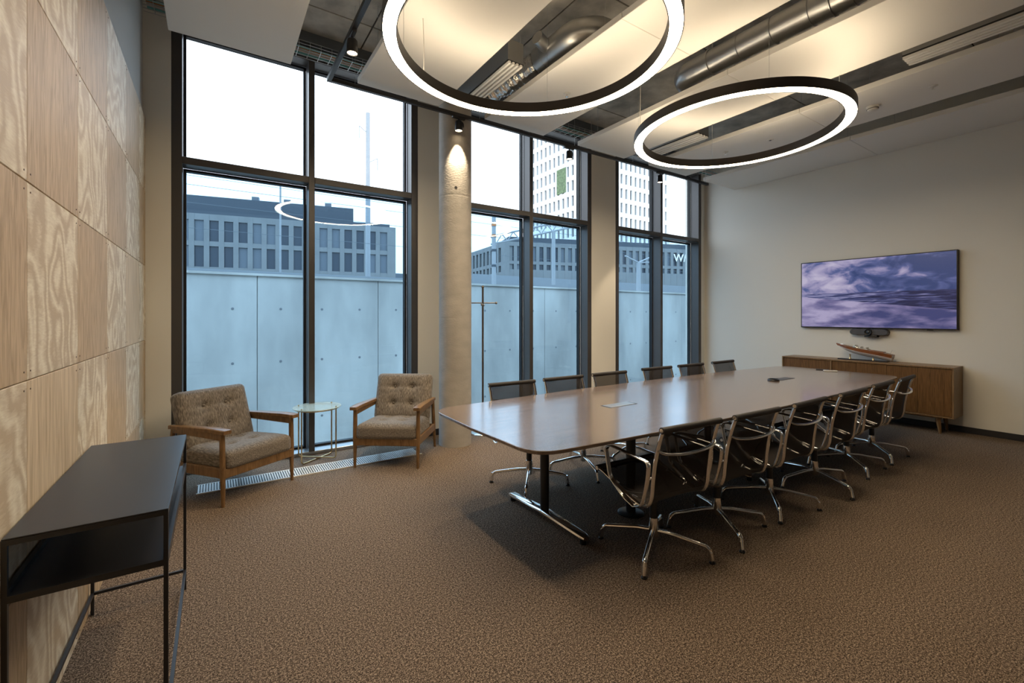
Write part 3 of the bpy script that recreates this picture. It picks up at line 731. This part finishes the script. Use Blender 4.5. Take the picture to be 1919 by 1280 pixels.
# ------------------------------------------------------------------ coat stand
t = thing('coat_stand', 'slim bronze coat stand with crossed arms behind the table by the column', 'coat stand', (2.755, 4.79, 0))
MB().cyl((0, 0, .01), (0, 0, 1.80), .0125, n=14).build('pole', 'nickel', t, 40)
MB().lathe([(0, .018), (.02, .018), (.15, .012), (.155, .006), (.155, 0)], 40).build('base_plate', 'chrome', t, 40)
MB().lathe([(0, -.02), (.013, -.015), (.02, 0), (.013, .015), (0, .02)], 16, (0, 0, 1.81)).build('finial', 'nickel', t, 60)
for a, z in ((math.radians(-33), 1.61), (math.radians(57), 1.585)):
    c, s = .165*math.cos(a), .165*math.sin(a)
    arm = MB().cyl((-c, -s, z), (c, s, z), .008, n=12).build('arm', 'nickel', t, 40)
    for q in (1, -1): MB().lathe([(0, -.017), (.012, -.012), (.017, 0), (.012, .012), (0, .017)], 14, (q*c, q*s, z)).build('arm_knob', 'nickel', arm, 60)

# ------------------------------------------------------------------ floor grille
t = thing('floor_grille', 'long white slotted floor grille set in the carpet along the left window', 'floor vent', (0, 0, 0))
MB().box(-.125, 1.80, 4.42, 4.632, .0005, .004).build('channel', 'gasket', t)
for y0, y1 in ((4.412, 4.424), (4.628, 4.64)): MB().box(-.13, 1.805, y0, y1, .0, .010).build('edge_bar', 'hull_white', t)
s0 = MB().box(-.0055, .0055, 4.424, 4.628, .003, .0095).build('slat', 'hull_white', t); s0.location.x = -.115
x = -.115+.0195
while x < 1.795: inst(s0, t, (x, 0, 0)); x += .0195

# ------------------------------------------------------------------ black console table
t = thing('console_table', 'black metal console table with open shelf against the plywood wall', 'console table', (-.315, 2.385, 0))
hx, hy, zt = .187, .548, .82; b = .0125
for sx in (-1, 1):
    for sy in (-1, 1): MB().box(sx*hx-b if sx > 0 else sx*hx, sx*hx if sx > 0 else sx*hx+b, sy*hy-b if sy > 0 else sy*hy, sy*hy if sy > 0 else sy*hy+b, 0, zt-.004).build('leg', 'console', t)
    MB().box(sx*hx-b if sx > 0 else sx*hx, sx*hx if sx > 0 else sx*hx+b, -hy+b, hy-b, .095, .108).build('low_rail', 'console', t)
    MB().box(sx*hx-b if sx > 0 else sx*hx, sx*hx if sx > 0 else sx*hx+b, -hy+b, hy-b, zt-.02, zt-.004).build('top_rail', 'console', t)
MB().box(-hx+b, hx-b, hy-b, hy, .095, .108).build('low_rail', 'console', t)
for sy in (-1, 1): MB().box(-hx+b, hx-b, sy*hy-b if sy > 0 else sy*hy, sy*hy if sy > 0 else sy*hy+b, zt-.02, zt-.004).build('top_rail', 'console', t)
MB().rbox(-hx, hx, -hy, hy, zt-.004, zt, .0015, 1).build('top_panel', 'console', t)
MB().box(-hx+b, hx-b, -hy+b, hy-b, .642, .656).build('shelf', 'console', t)
for sx in (-1, 1): MB().box(sx*hx-b if sx > 0 else sx*hx, sx*hx if sx > 0 else sx*hx+b, -hy+b, hy-b, .636, .672).build('shelf_lip', 'console', t)
for sy in (-1, 1): MB().box(-hx+b, hx-b, sy*hy-b if sy > 0 else sy*hy, sy*hy if sy > 0 else sy*hy+b, .636, .656).build('shelf_rail', 'console', t)

# ------------------------------------------------------------------ television, camera bar, sideboard, model boat
t = thing('television', 'large flat television showing a purple seascape on the cream wall', 'television', (7.73, 2.4325, 1.775))
hw, hh = .8935, .505
MB().rbox(-.035, .027, -hw, hw, -hh, hh, .004, 1).build('cabinet', 'plastic', t)
MB().box(-.037, -.035, -hw+.014, hw-.014, -hh+.016, hh-.012).build('screen', 'screen', t)
MB().box(-.034, -.01, -.66, -.60, -hh-.008, -hh).build('sensor_tab', 'plastic', t)
MB().box(.02, .028, -.3, .3, -.2, .2).build('wall_mount', 'black', t)
t = thing('video_bar', 'dark grey video conference bar with round lens under the television', 'webcam', (7.705, 2.449, 1.221))
cap = [(p, q) for p, q in arc((.18, 0), .042, -PI/2, PI/2, 10)]+[(p, q) for p, q in arc((-.18, 0), .042, PI/2, 1.5*PI, 10)]
mb = MB(); mb.T = Matrix(((0, 0, 1, 0), (1, 0, 0, 0), (0, 1, 0, 0), (0, 0, 0, 1))); mb.prism(cap, [(-.035, .006), (-.028, 0), (.04, 0)]); mb.build('body', 'grey_plastic', t, 40)
mb = MB(); mb.T = Matrix.Rotation(-PI/2, 4, 'Y'); mb.lathe([(.046, .03), (.046, .05), (.04, .056), (.03, .054), (.028, .048), (0, .05)], 28); mb.build('lens_housing', 'plastic', t, 40)
mb = MB(); mb.T = Matrix.Rotation(-PI/2, 4, 'Y'); mb.lathe([(0, .0535), (.012, .053), (.02, .0505)], 20); mb.build('lens', 'ext_glass', t, 40)
MB().rbox(-.03, .052, -.10, .05, -.072, -.045, .006, 2).build('mount', 'plastic', t, 40)

t = thing('sideboard', 'long oak sideboard on tapered legs under the television', 'sideboard', (7.57, 2.48, 0))
x0, x1, y0, y1, z0, z1 = -.21, .185, -.972, .972, .21, .825; e = .016
MB().box(x0, x1, y0, y1, z1-e, z1).build('top_board', 'oak_edge', t)
MB().box(x0, x1, y0, y1, z0, z0+e).build('bottom_board', 'oak_edge', t)
for a, b_ in ((y0, y0+e), (y1-e, y1), (.303, .319)): MB().box(x0, x1, a, b_, z0+e, z1-e).build('side_board', 'oak_edge' if a != y0 else 'oak_edge', t)
MB().box(x1-.01, x1, y0+e, y1-e, z0+e, z1-e).build('back_board', 'oak', t)
dv = [-.952, -.637, -.325, .011, .301]; dv2 = [.321, .604, .953]
for L in (dv, dv2):
    for a, b_ in zip(L[:-1], L[1:]): MB().rbox(x0+.014, x0+.032, a+.0012, b_-.0012, z0+e+.003, z1-e-.006, .001, 1).build('door', 'oak', t)
for x in (x0+.06, x1-.04):
    for y in (-.815, .815): MB().tube([(x+.01, y+(.02 if y > 0 else -.02), 0), (x, y, z0)], [.014, .027], 4).build('leg', 'oak_edge', t)
MB().box(x0+.03, x1-.02, -.86, .86, z0-.02, z0).build('leg_frame', 'oak_edge', t)

bt = thing('model_boat', 'wooden model speedboat on a black stand on the sideboard', 'model boat', (7.56, 2.476, .825))
MB().rbox(-.045, .045, -.288, .288, 0, .014, .002, 1).build('stand_base', 'navy', bt)
for y in (.15, -.12): MB().lathe([(.016, .014), (.010, .03), (.007, .045), (.010, .065), (.012, .078)], 14, (0, y, 0)).build('stand_post', 'brass', bt, 50)
hullT = Matrix.Translation((0, 0, .085)) @ Matrix.Rotation(math.radians(7.5), 4, 'X')
def sec(s):     # s: 0 stern (-Y) .. 1 bow (+Y)
    y = -.335+.67*s
    beam = .082*(1-max(0, (s-.35)/.65)**2.6)*(1-.25*(1-min(1, s/.25))**2)+.001
    sheer = .070+.024*s**2-.012*(1-min(1, s/.3))**2; k_ = max(0, (s-.5)/.5)
    keel = sheer-.088*(1-k_**2.4)-.004; chine = sheer-.046*(1-.55*k_**2)-.002
    if s > .995: keel = chine = sheer-.006
    return y, beam, keel, min(chine, sheer-.004), sheer
S_ = [k/28 for k in range(29)]
def loft(rowf, name, mat):
    mb = MB(); mb.T = hullT; rows = [rowf(*sec(s)) for s in S_]; n = len(rows[0]); vs_ = [p for r in rows for p in r]; fs = []
    for i in range(len(rows)-1):
        for k in range(n-1): fs.append((i*n+k, i*n+k+1, (i+1)*n+k+1, (i+1)*n+k))
    fs.append(tuple(range(n)))
    return mb.add(vs_, fs).build(name, mat, bt, 50)
loft(lambda y, b_, k, c, s: [(-b_*.86, y, c), (-b_*.5, y, k+(c-k)*.35), (0, y, k), (b_*.5, y, k+(c-k)*.35), (b_*.86, y, c)], 'hull_bottom', 'hull_white')
loft(lambda y, b_, k, c, s: [(-b_*.86, y, c), (-b_*.95, y, (c+s)/2), (-b_, y, s), (b_, y, s), (b_*.95, y, (c+s)/2), (b_*.86, y, c)], 'hull_side', 'mahogany')
loft(lambda y, b_, k, c, s: [(-b_*.98, y, s+.0005), (-b_*.5, y, s+.006), (0, y, s+.008), (b_*.5, y, s+.006), (b_*.98, y, s+.0005)], 'deck', 'mahogany')
loft(lambda y, b_, k, c, s: [(-b_*.875, y, c+.001), (-b_*.90, y, c+.006), (-b_*.86, y, c+.001)], 'waterline', 'hull_white')
loft(lambda y, b_, k, c, s: [(b_*.875, y, c+.001), (b_*.90, y, c+.006), (b_*.86, y, c+.001)], 'waterline', 'hull_white')
mb = MB(); mb.T = hullT; mb.rbox(-.055, .055, -.06, .085, .076, .088, .003, 1); mb.build('cockpit', 'cream', bt)
for y in (-.045, .02): 
    mb = MB(); mb.T = hullT; mb.rbox(-.05, .05, y, y+.02, .085, .105, .005, 2); mb.build('seat', 'cream', bt, 50)
mb = MB(); mb.T = hullT
mb.tube(spline([(-.062, .055, .086), (-.05, .095, .112), (0, .11, .118), (.05, .095, .112), (.062, .055, .086)], 6), .0018, 6); mb.build('windshield_frame', 'chrome', bt, 50)
mb = MB(); mb.T = hullT; pts = spline([(-.062, .06, .086), (-.05, .098, .110), (0, .112, .116), (.05, .098, .110), (.062, .06, .086)], 6)
low_ = [(p.x, p.y+.018, .084) for p in pts]; n = len(pts)
mb.add([tuple(p) for p in pts]+low_, [(i, i+1, n+i+1, n+i) for i in range(n-1)]); mb.build('windshield', 'table_glass', bt)
mb = MB(); mb.T = hullT; mb.rbox(-.045, .045, -.24, -.09, .072, .082, .003, 1); mb.build('engine_hatch', 'mahogany', bt)
mb = MB(); mb.T = hullT; mb.cyl((0, -.30, .07), (0, -.315, .125), .0013, n=6); mb.build('flag_staff', 'chrome', bt)
mb = MB(); mb.T = hullT; mb.box(-.0006, .0006, -.345, -.313, .105, .125); mb.build('flag', 'hull_white', bt)
mb = MB(); mb.T = hullT
for s in (-1, 1): mb.cyl((s*.03, -.30, .012), (s*.03, -.345, .002), .003, n=8); mb.lathe([(0, -.002), (.014, 0), (0, .002)], 10, (s*.03, -.345, .002))
mb.build('propellers', 'brass', bt)
for s in (-1, 1):
    mb = MB(); mb.T = hullT; mb.tube(spline([(s*.03, .27, .096), (s*.045, .22, .104), (s*.06, .15, .100)], 5), .0014, 6); mb.build('bow_rail', 'chrome', bt)

# ------------------------------------------------------------------ outdoors
tag(MB().box(-60, 160, YO+.02, 11.0, -2.2, -2.0).build('outdoor_ground', 'ext_ground'), 'paved strip in the light well below the window', 'ground', kind='structure')
tag(MB().box(-120, 220, 11.3, 260, 1.2, 2.0).build('outdoor_embankment', 'ext_ground'), 'raised railway ground behind the concrete retaining wall', 'ground', kind='structure')
rw = thing('retaining_wall', 'pale concrete retaining wall outside the windows', 'wall', (0, 11, -2.0))
ZW = 2.33+2.0
x = -9.65; k = 0
while x < 36:
    MB().rbox(x+.006, x+2.594, 0, .3, 0, ZW-.02, .006, 1).build('concrete_panel', 'ext_concrete', rw)
    for tx in (.45, 1.30, 2.15):
        for tz in (1.15, 2.45, 3.60): MB().cyl((x+tx, -.004, tz), (x+tx, .01, tz), .028, n=12).build('tie_hole', 'ext_pole', rw)
    x += 2.6
MB().box(-10, 37, -.03, .33, ZW-.02, ZW+.03).build('coping', 'ext_concrete', rw)
def ray(px, py=CY):
    u = (px-CX)/F_PX; S, C = math.sin(YAW), math.cos(YAW)
    return Vector((S+C*u, C-S*u, (CY-py)/F_PX))
def facade(name, label, P0, P1, z0, ztop, rows, pitch, ww, off, depth, recess, wallmat, glassmats, host=None, inset=.02):
    """P0 -> P1 left to right seen from the room; rows = [(zbottom, ztop)] of window openings"""
    d = Vector((P1[0]-P0[0], P1[1]-P0[1])); Lg = d.length; a = math.atan2(d.y, d.x)
    here = Matrix.Translation((P0[0], P0[1], 0)) @ Matrix.Rotation(a, 4, 'Z')
    if host:
        t = host; rel = (Matrix.Translation(host.location) @ Matrix.Rotation(host.rotation_euler.z, 4, 'Z')).inverted() @ here
    else:
        t = thing(name, label, 'building', (P0[0], P0[1], 0), a); rel = Matrix()
    made = []
    n = int((Lg-off)/pitch)
    xs = [off+pitch*i for i in range(n)]
    made.append(MB().box(inset, Lg-.02, recess, depth, z0, ztop).build('core', wallmat, t))
    mb = MB(); e = [0]
    for x in xs: e += [x, x+ww]
    e.append(Lg)
    for i in range(0, len(e), 2):
        if e[i+1]-e[i] > .01: mb.box(e[i], e[i+1], 0, recess, z0, ztop)
    zz = [z0]
    for r in rows: zz += [r[0], r[1]]
    zz.append(ztop)
    for x in xs:
        for i in range(0, len(zz), 2): mb.box(x, x+ww, .03, recess, zz[i], zz[i+1])
    made.append(mb.build('facade_grid', wallmat, t))
    protos = {}
    for r, (a0, a1) in enumerate(rows):
        for i, x in enumerate(xs):
            g = glassmats[(i*7+r*3) % len(glassmats)]; key = (g, round(a1-a0, 3))
            if key not in protos:
                o = protos[key] = MB().box(0, ww, recess-.06, recess-.01, 0, a1-a0).build('window', g, t)
            else: o = inst(protos[key], t)
            o.location = (x, 0, a0); made.append(o)
    for o in made:
        loc = rel @ Vector(o.location); o.location = loc; o.rotation_euler = (0, 0, rel.to_euler().z)
    return t
def at(px, w): v = ray(px)*w; return (v.x, v.y)
# long office block across the tracks
A0, A1 = at(300, 61.9), at(742, 74)
LB = (Vector(A1)-Vector(A0)).length; EXT = 11*1.82      # the block goes on to the left beyond the frame
A0 = tuple(Vector(A0)-(Vector(A1)-Vector(A0)).normalized()*EXT)
GM = ['ext_glass', 'ext_glass', 'ext_blind', 'ext_glass', 'ext_blind']
bA = facade('office_building', 'long pale office block with dark attic seen through the left window', A0, A1, 1.5, 16.1, [(8.5, 11.5), (12.2, 15.2)], 1.82, 1.15, .35, 12, .35, 'ext_facade', GM)
LA = (Vector(A1)-Vector(A0)).length
MB().box(0, EXT+LB*.795, 1.5, 11, 16.1, 19.0).build('attic', 'ext_dark', bA)
MB().box(0, EXT+LB*.97, .1, 11, 16.1, 16.55).build('parapet', 'ext_dark', bA)
for fx in (.33, .47, .66): MB().box(EXT+LB*fx, EXT+LB*fx+1.0, 4, 5, 19.0, 20.1).build('roof_vent', 'ext_blind', bA)
# lower building further right, two wings
C0, C1 = at(947, 85), at(1330, 97)
zc = EYE+134/F_PX*85
bC = facade('corner_building', 'pale low corner building seen below the tower through the right windows', C0, C1, 1.5, zc+.6, [(EYE+88/F_PX*85, EYE+98/F_PX*85), (EYE+104/F_PX*85, EYE+132/F_PX*85)], 1.5, .85, .9, 8, .4, 'ext_facade', GM)
LC = (Vector(C1)-Vector(C0)).length
MB().box(1.2, LC, 2, 7.5, zc+.6, zc+1.9).build('attic', 'ext_dark', bC)
cu = bpy.data.curves.new('sign_text', 'FONT'); cu.body = 'W/'; cu.size = 2.3; cu.extrude = .08; cu.align_x = 'CENTER'
so = bpy.data.objects.new('sign_tmp', cu); COL.objects.link(so); bpy.context.view_layer.update()
me = bpy.data.meshes.new_from_object(so.evaluated_get(bpy.context.evaluated_depsgraph_get())); bpy.data.objects.remove(so)
me.materials.clear(); me.materials.append(M['letter'])
sg = bpy.data.objects.new('sign_letters', me); COL.objects.link(sg); sg.parent = bC
dC = (Vector(C1)-Vector(C0)).normalized(); rr_ = ray(1274); tt = (C0[0]*dC.y-C0[1]*dC.x)/(rr_.x*dC.y-rr_.y*dC.x)
sg.location = ((Vector((rr_.x*tt, rr_.y*tt))-Vector(C0)).dot(dC), -.12, zc-2.1); sg.rotation_euler = (PI/2, 0, 0)
W0 = at(868, 105)
facade('corner_building', '', W0, C0, 1.5, zc+.6, [(EYE+84/F_PX*85, EYE+96/F_PX*85), (EYE+103/F_PX*85, EYE+131/F_PX*85)], 1.9, 1.1, .5, 8, .5, 'ext_facade', GM, host=bC)
# tower
T0, TC, T1 = (69.7, 97.0), (69.7, 77.3), (103.0, 77.3)
rowsT = [(16.4+3.6*k, 16.4+3.6*k+2.5) for k in range(12)]
tw = facade('tower_block', 'pale high-rise tower with gridded faces behind the middle and right windows', TC, T1, 1.5, 60, rowsT, 1.72, .78, .5, 19, .5, 'ext_tower', ['ext_blind', 'ext_glass', 'ext_blind'], inset=.7)
tl = facade('tower_block', '', T0, TC, 1.5, 60, rowsT, 1.72, .78, .35, 6, .5, 'ext_tower', ['ext_blind', 'ext_glass', 'ext_blind'], host=tw)
gd = MB().box(69.6, 70.0, 81.4, 84.8, 31.0, 37.0).build('roof_garden', 'plant', tw); gd.location = (-TC[0], -TC[1], 0)
tag(MB().box(-1.5, 6, 118, 124, 1.5, 13).box(6.5, 12, 120, 128, 1.5, 10).build('distant_block', 'ext_blind'), 'hazy far block beyond the right end of the office building', 'building').location.x = 41
tag(MB().box(-40, XL-.22, 4.9, YO, -2.0, 7.5).box(XR+.22, 60, 4.9, YO, -2.0, 7.5).box(XL-.22, XR+.22, 4.9, YO, ZS+.26, 7.5).box(XL-.22, XR+.22, 4.9, YO, -2.0, -.26).build('facade_sky_block', 'ext_facade'), 'unseen outer facade of our own building, added to shade the light well', 'facade', kind='structure')  # unseen facade mass, added to hold sky light off the retaining wall
# railway: platform edge, masts, gantry, wires
for y, z0, z1, lab in ((24, 2.0, 3.55, 'dark railway parapet strip just above the retaining wall'), (33, 2.0, 5.0, 'grey platform canopy strip behind the railway parapet')):
    tag(MB().box(-30 if y < 30 else 14, 90, y, y+.6, z0, z1 if y < 30 else z1).build('railway_parapet', 'ext_rail'), lab, 'parapet')
def mast(px, w, ytop, r, label, name='catenary_mast'):
    v = ray(px)*w; h = EYE+(CY-ytop)/F_PX*w
    t = thing(name, label, 'mast', (v.x, v.y, 1.9)); MB().cyl((0, 0, 0), (0, 0, h-1.9), r*1.15, r, n=14).build('pole', 'ext_pole', t, 40)
    return t, h-1.9
m1, h1 = mast(690, 26, 212, .125, 'tall concrete catenary mast in the left window')
for dx, z in ((-.5, h1-1.2), (.55, h1-2.9)): MB().cyl((0, 0, z), (dx, 0, z+.35), .025, n=6).build('bracket', 'ext_pole', m1); MB().cyl((dx, 0, z+.35), (dx, 0, z-.35), .03, n=6).build('insulator', 'ext_pole', m1)
mast(526, 24, 345, .045, 'thin dark lamp mast in the left window', 'lamp_mast')
m2, h2 = mast(926, 24, 407, .11, 'banded lattice catenary mast beside the coat stand')
for z in (.78, .9, .62, .45): MB().cyl((0, 0, h2*z), (0, 0, h2*z+.12), .135, n=14).build('band', 'orange' if z in (.9, .78) else 'ext_dark', m2)
m3, h3 = mast(1197, 30, 492, .14, 'short catenary mast with arms in the right window')
for dx, dz in ((-1.3, .35), (1.5, .55), (1.3, .1)): MB().cyl((0, 0, h3), (dx, 0, h3+dz), .05, n=6).build('arm', 'ext_pole', m3)
v = ray(920, 458)*24; w2_ = ray(1110, 418)*24
ga = thing('catenary_gantry', 'lattice railway gantry beam crossing the middle window', 'gantry', (v.x, v.y, EYE+v.z))
d = Vector((w2_.x-v.x, w2_.y-v.y, w2_.z-v.z))
mb = MB(); hgt = Vector((0, 0, .42))
mb.cyl((0, 0, 0), tuple(d), .05, n=6); mb.cyl(tuple(hgt), tuple(d+hgt), .05, n=6); nn = 18
for k in range(nn): a_, b_ = d*(k/nn), d*((k+1)/nn); mb.cyl(tuple(a_ if k % 2 else a_+hgt), tuple(b_+hgt if k % 2 else b_), .03, n=5)
mb.build('lattice_beam', 'ext_pole', ga)
p = d*.62; MB().cyl(tuple(p), (p.x, p.y, p.z-2.9), .10, n=8).build('drop_post', 'ext_pole', ga)
for (y, z), nm in zip(((24.6, 5.4), (23.0, 6.2), (23.6, 7.1), (25.2, 7.9), (26, 8.8)), ('lowest', 'second lowest', 'middle', 'second highest', 'highest')):
    tag(MB().cyl((-25, y, z), (45, y, z), .011, n=5).build('overhead_wire', 'ext_wire'), nm+' of the five thin overhead railway wires outside the left window', 'wire', 'overhead railway wires')
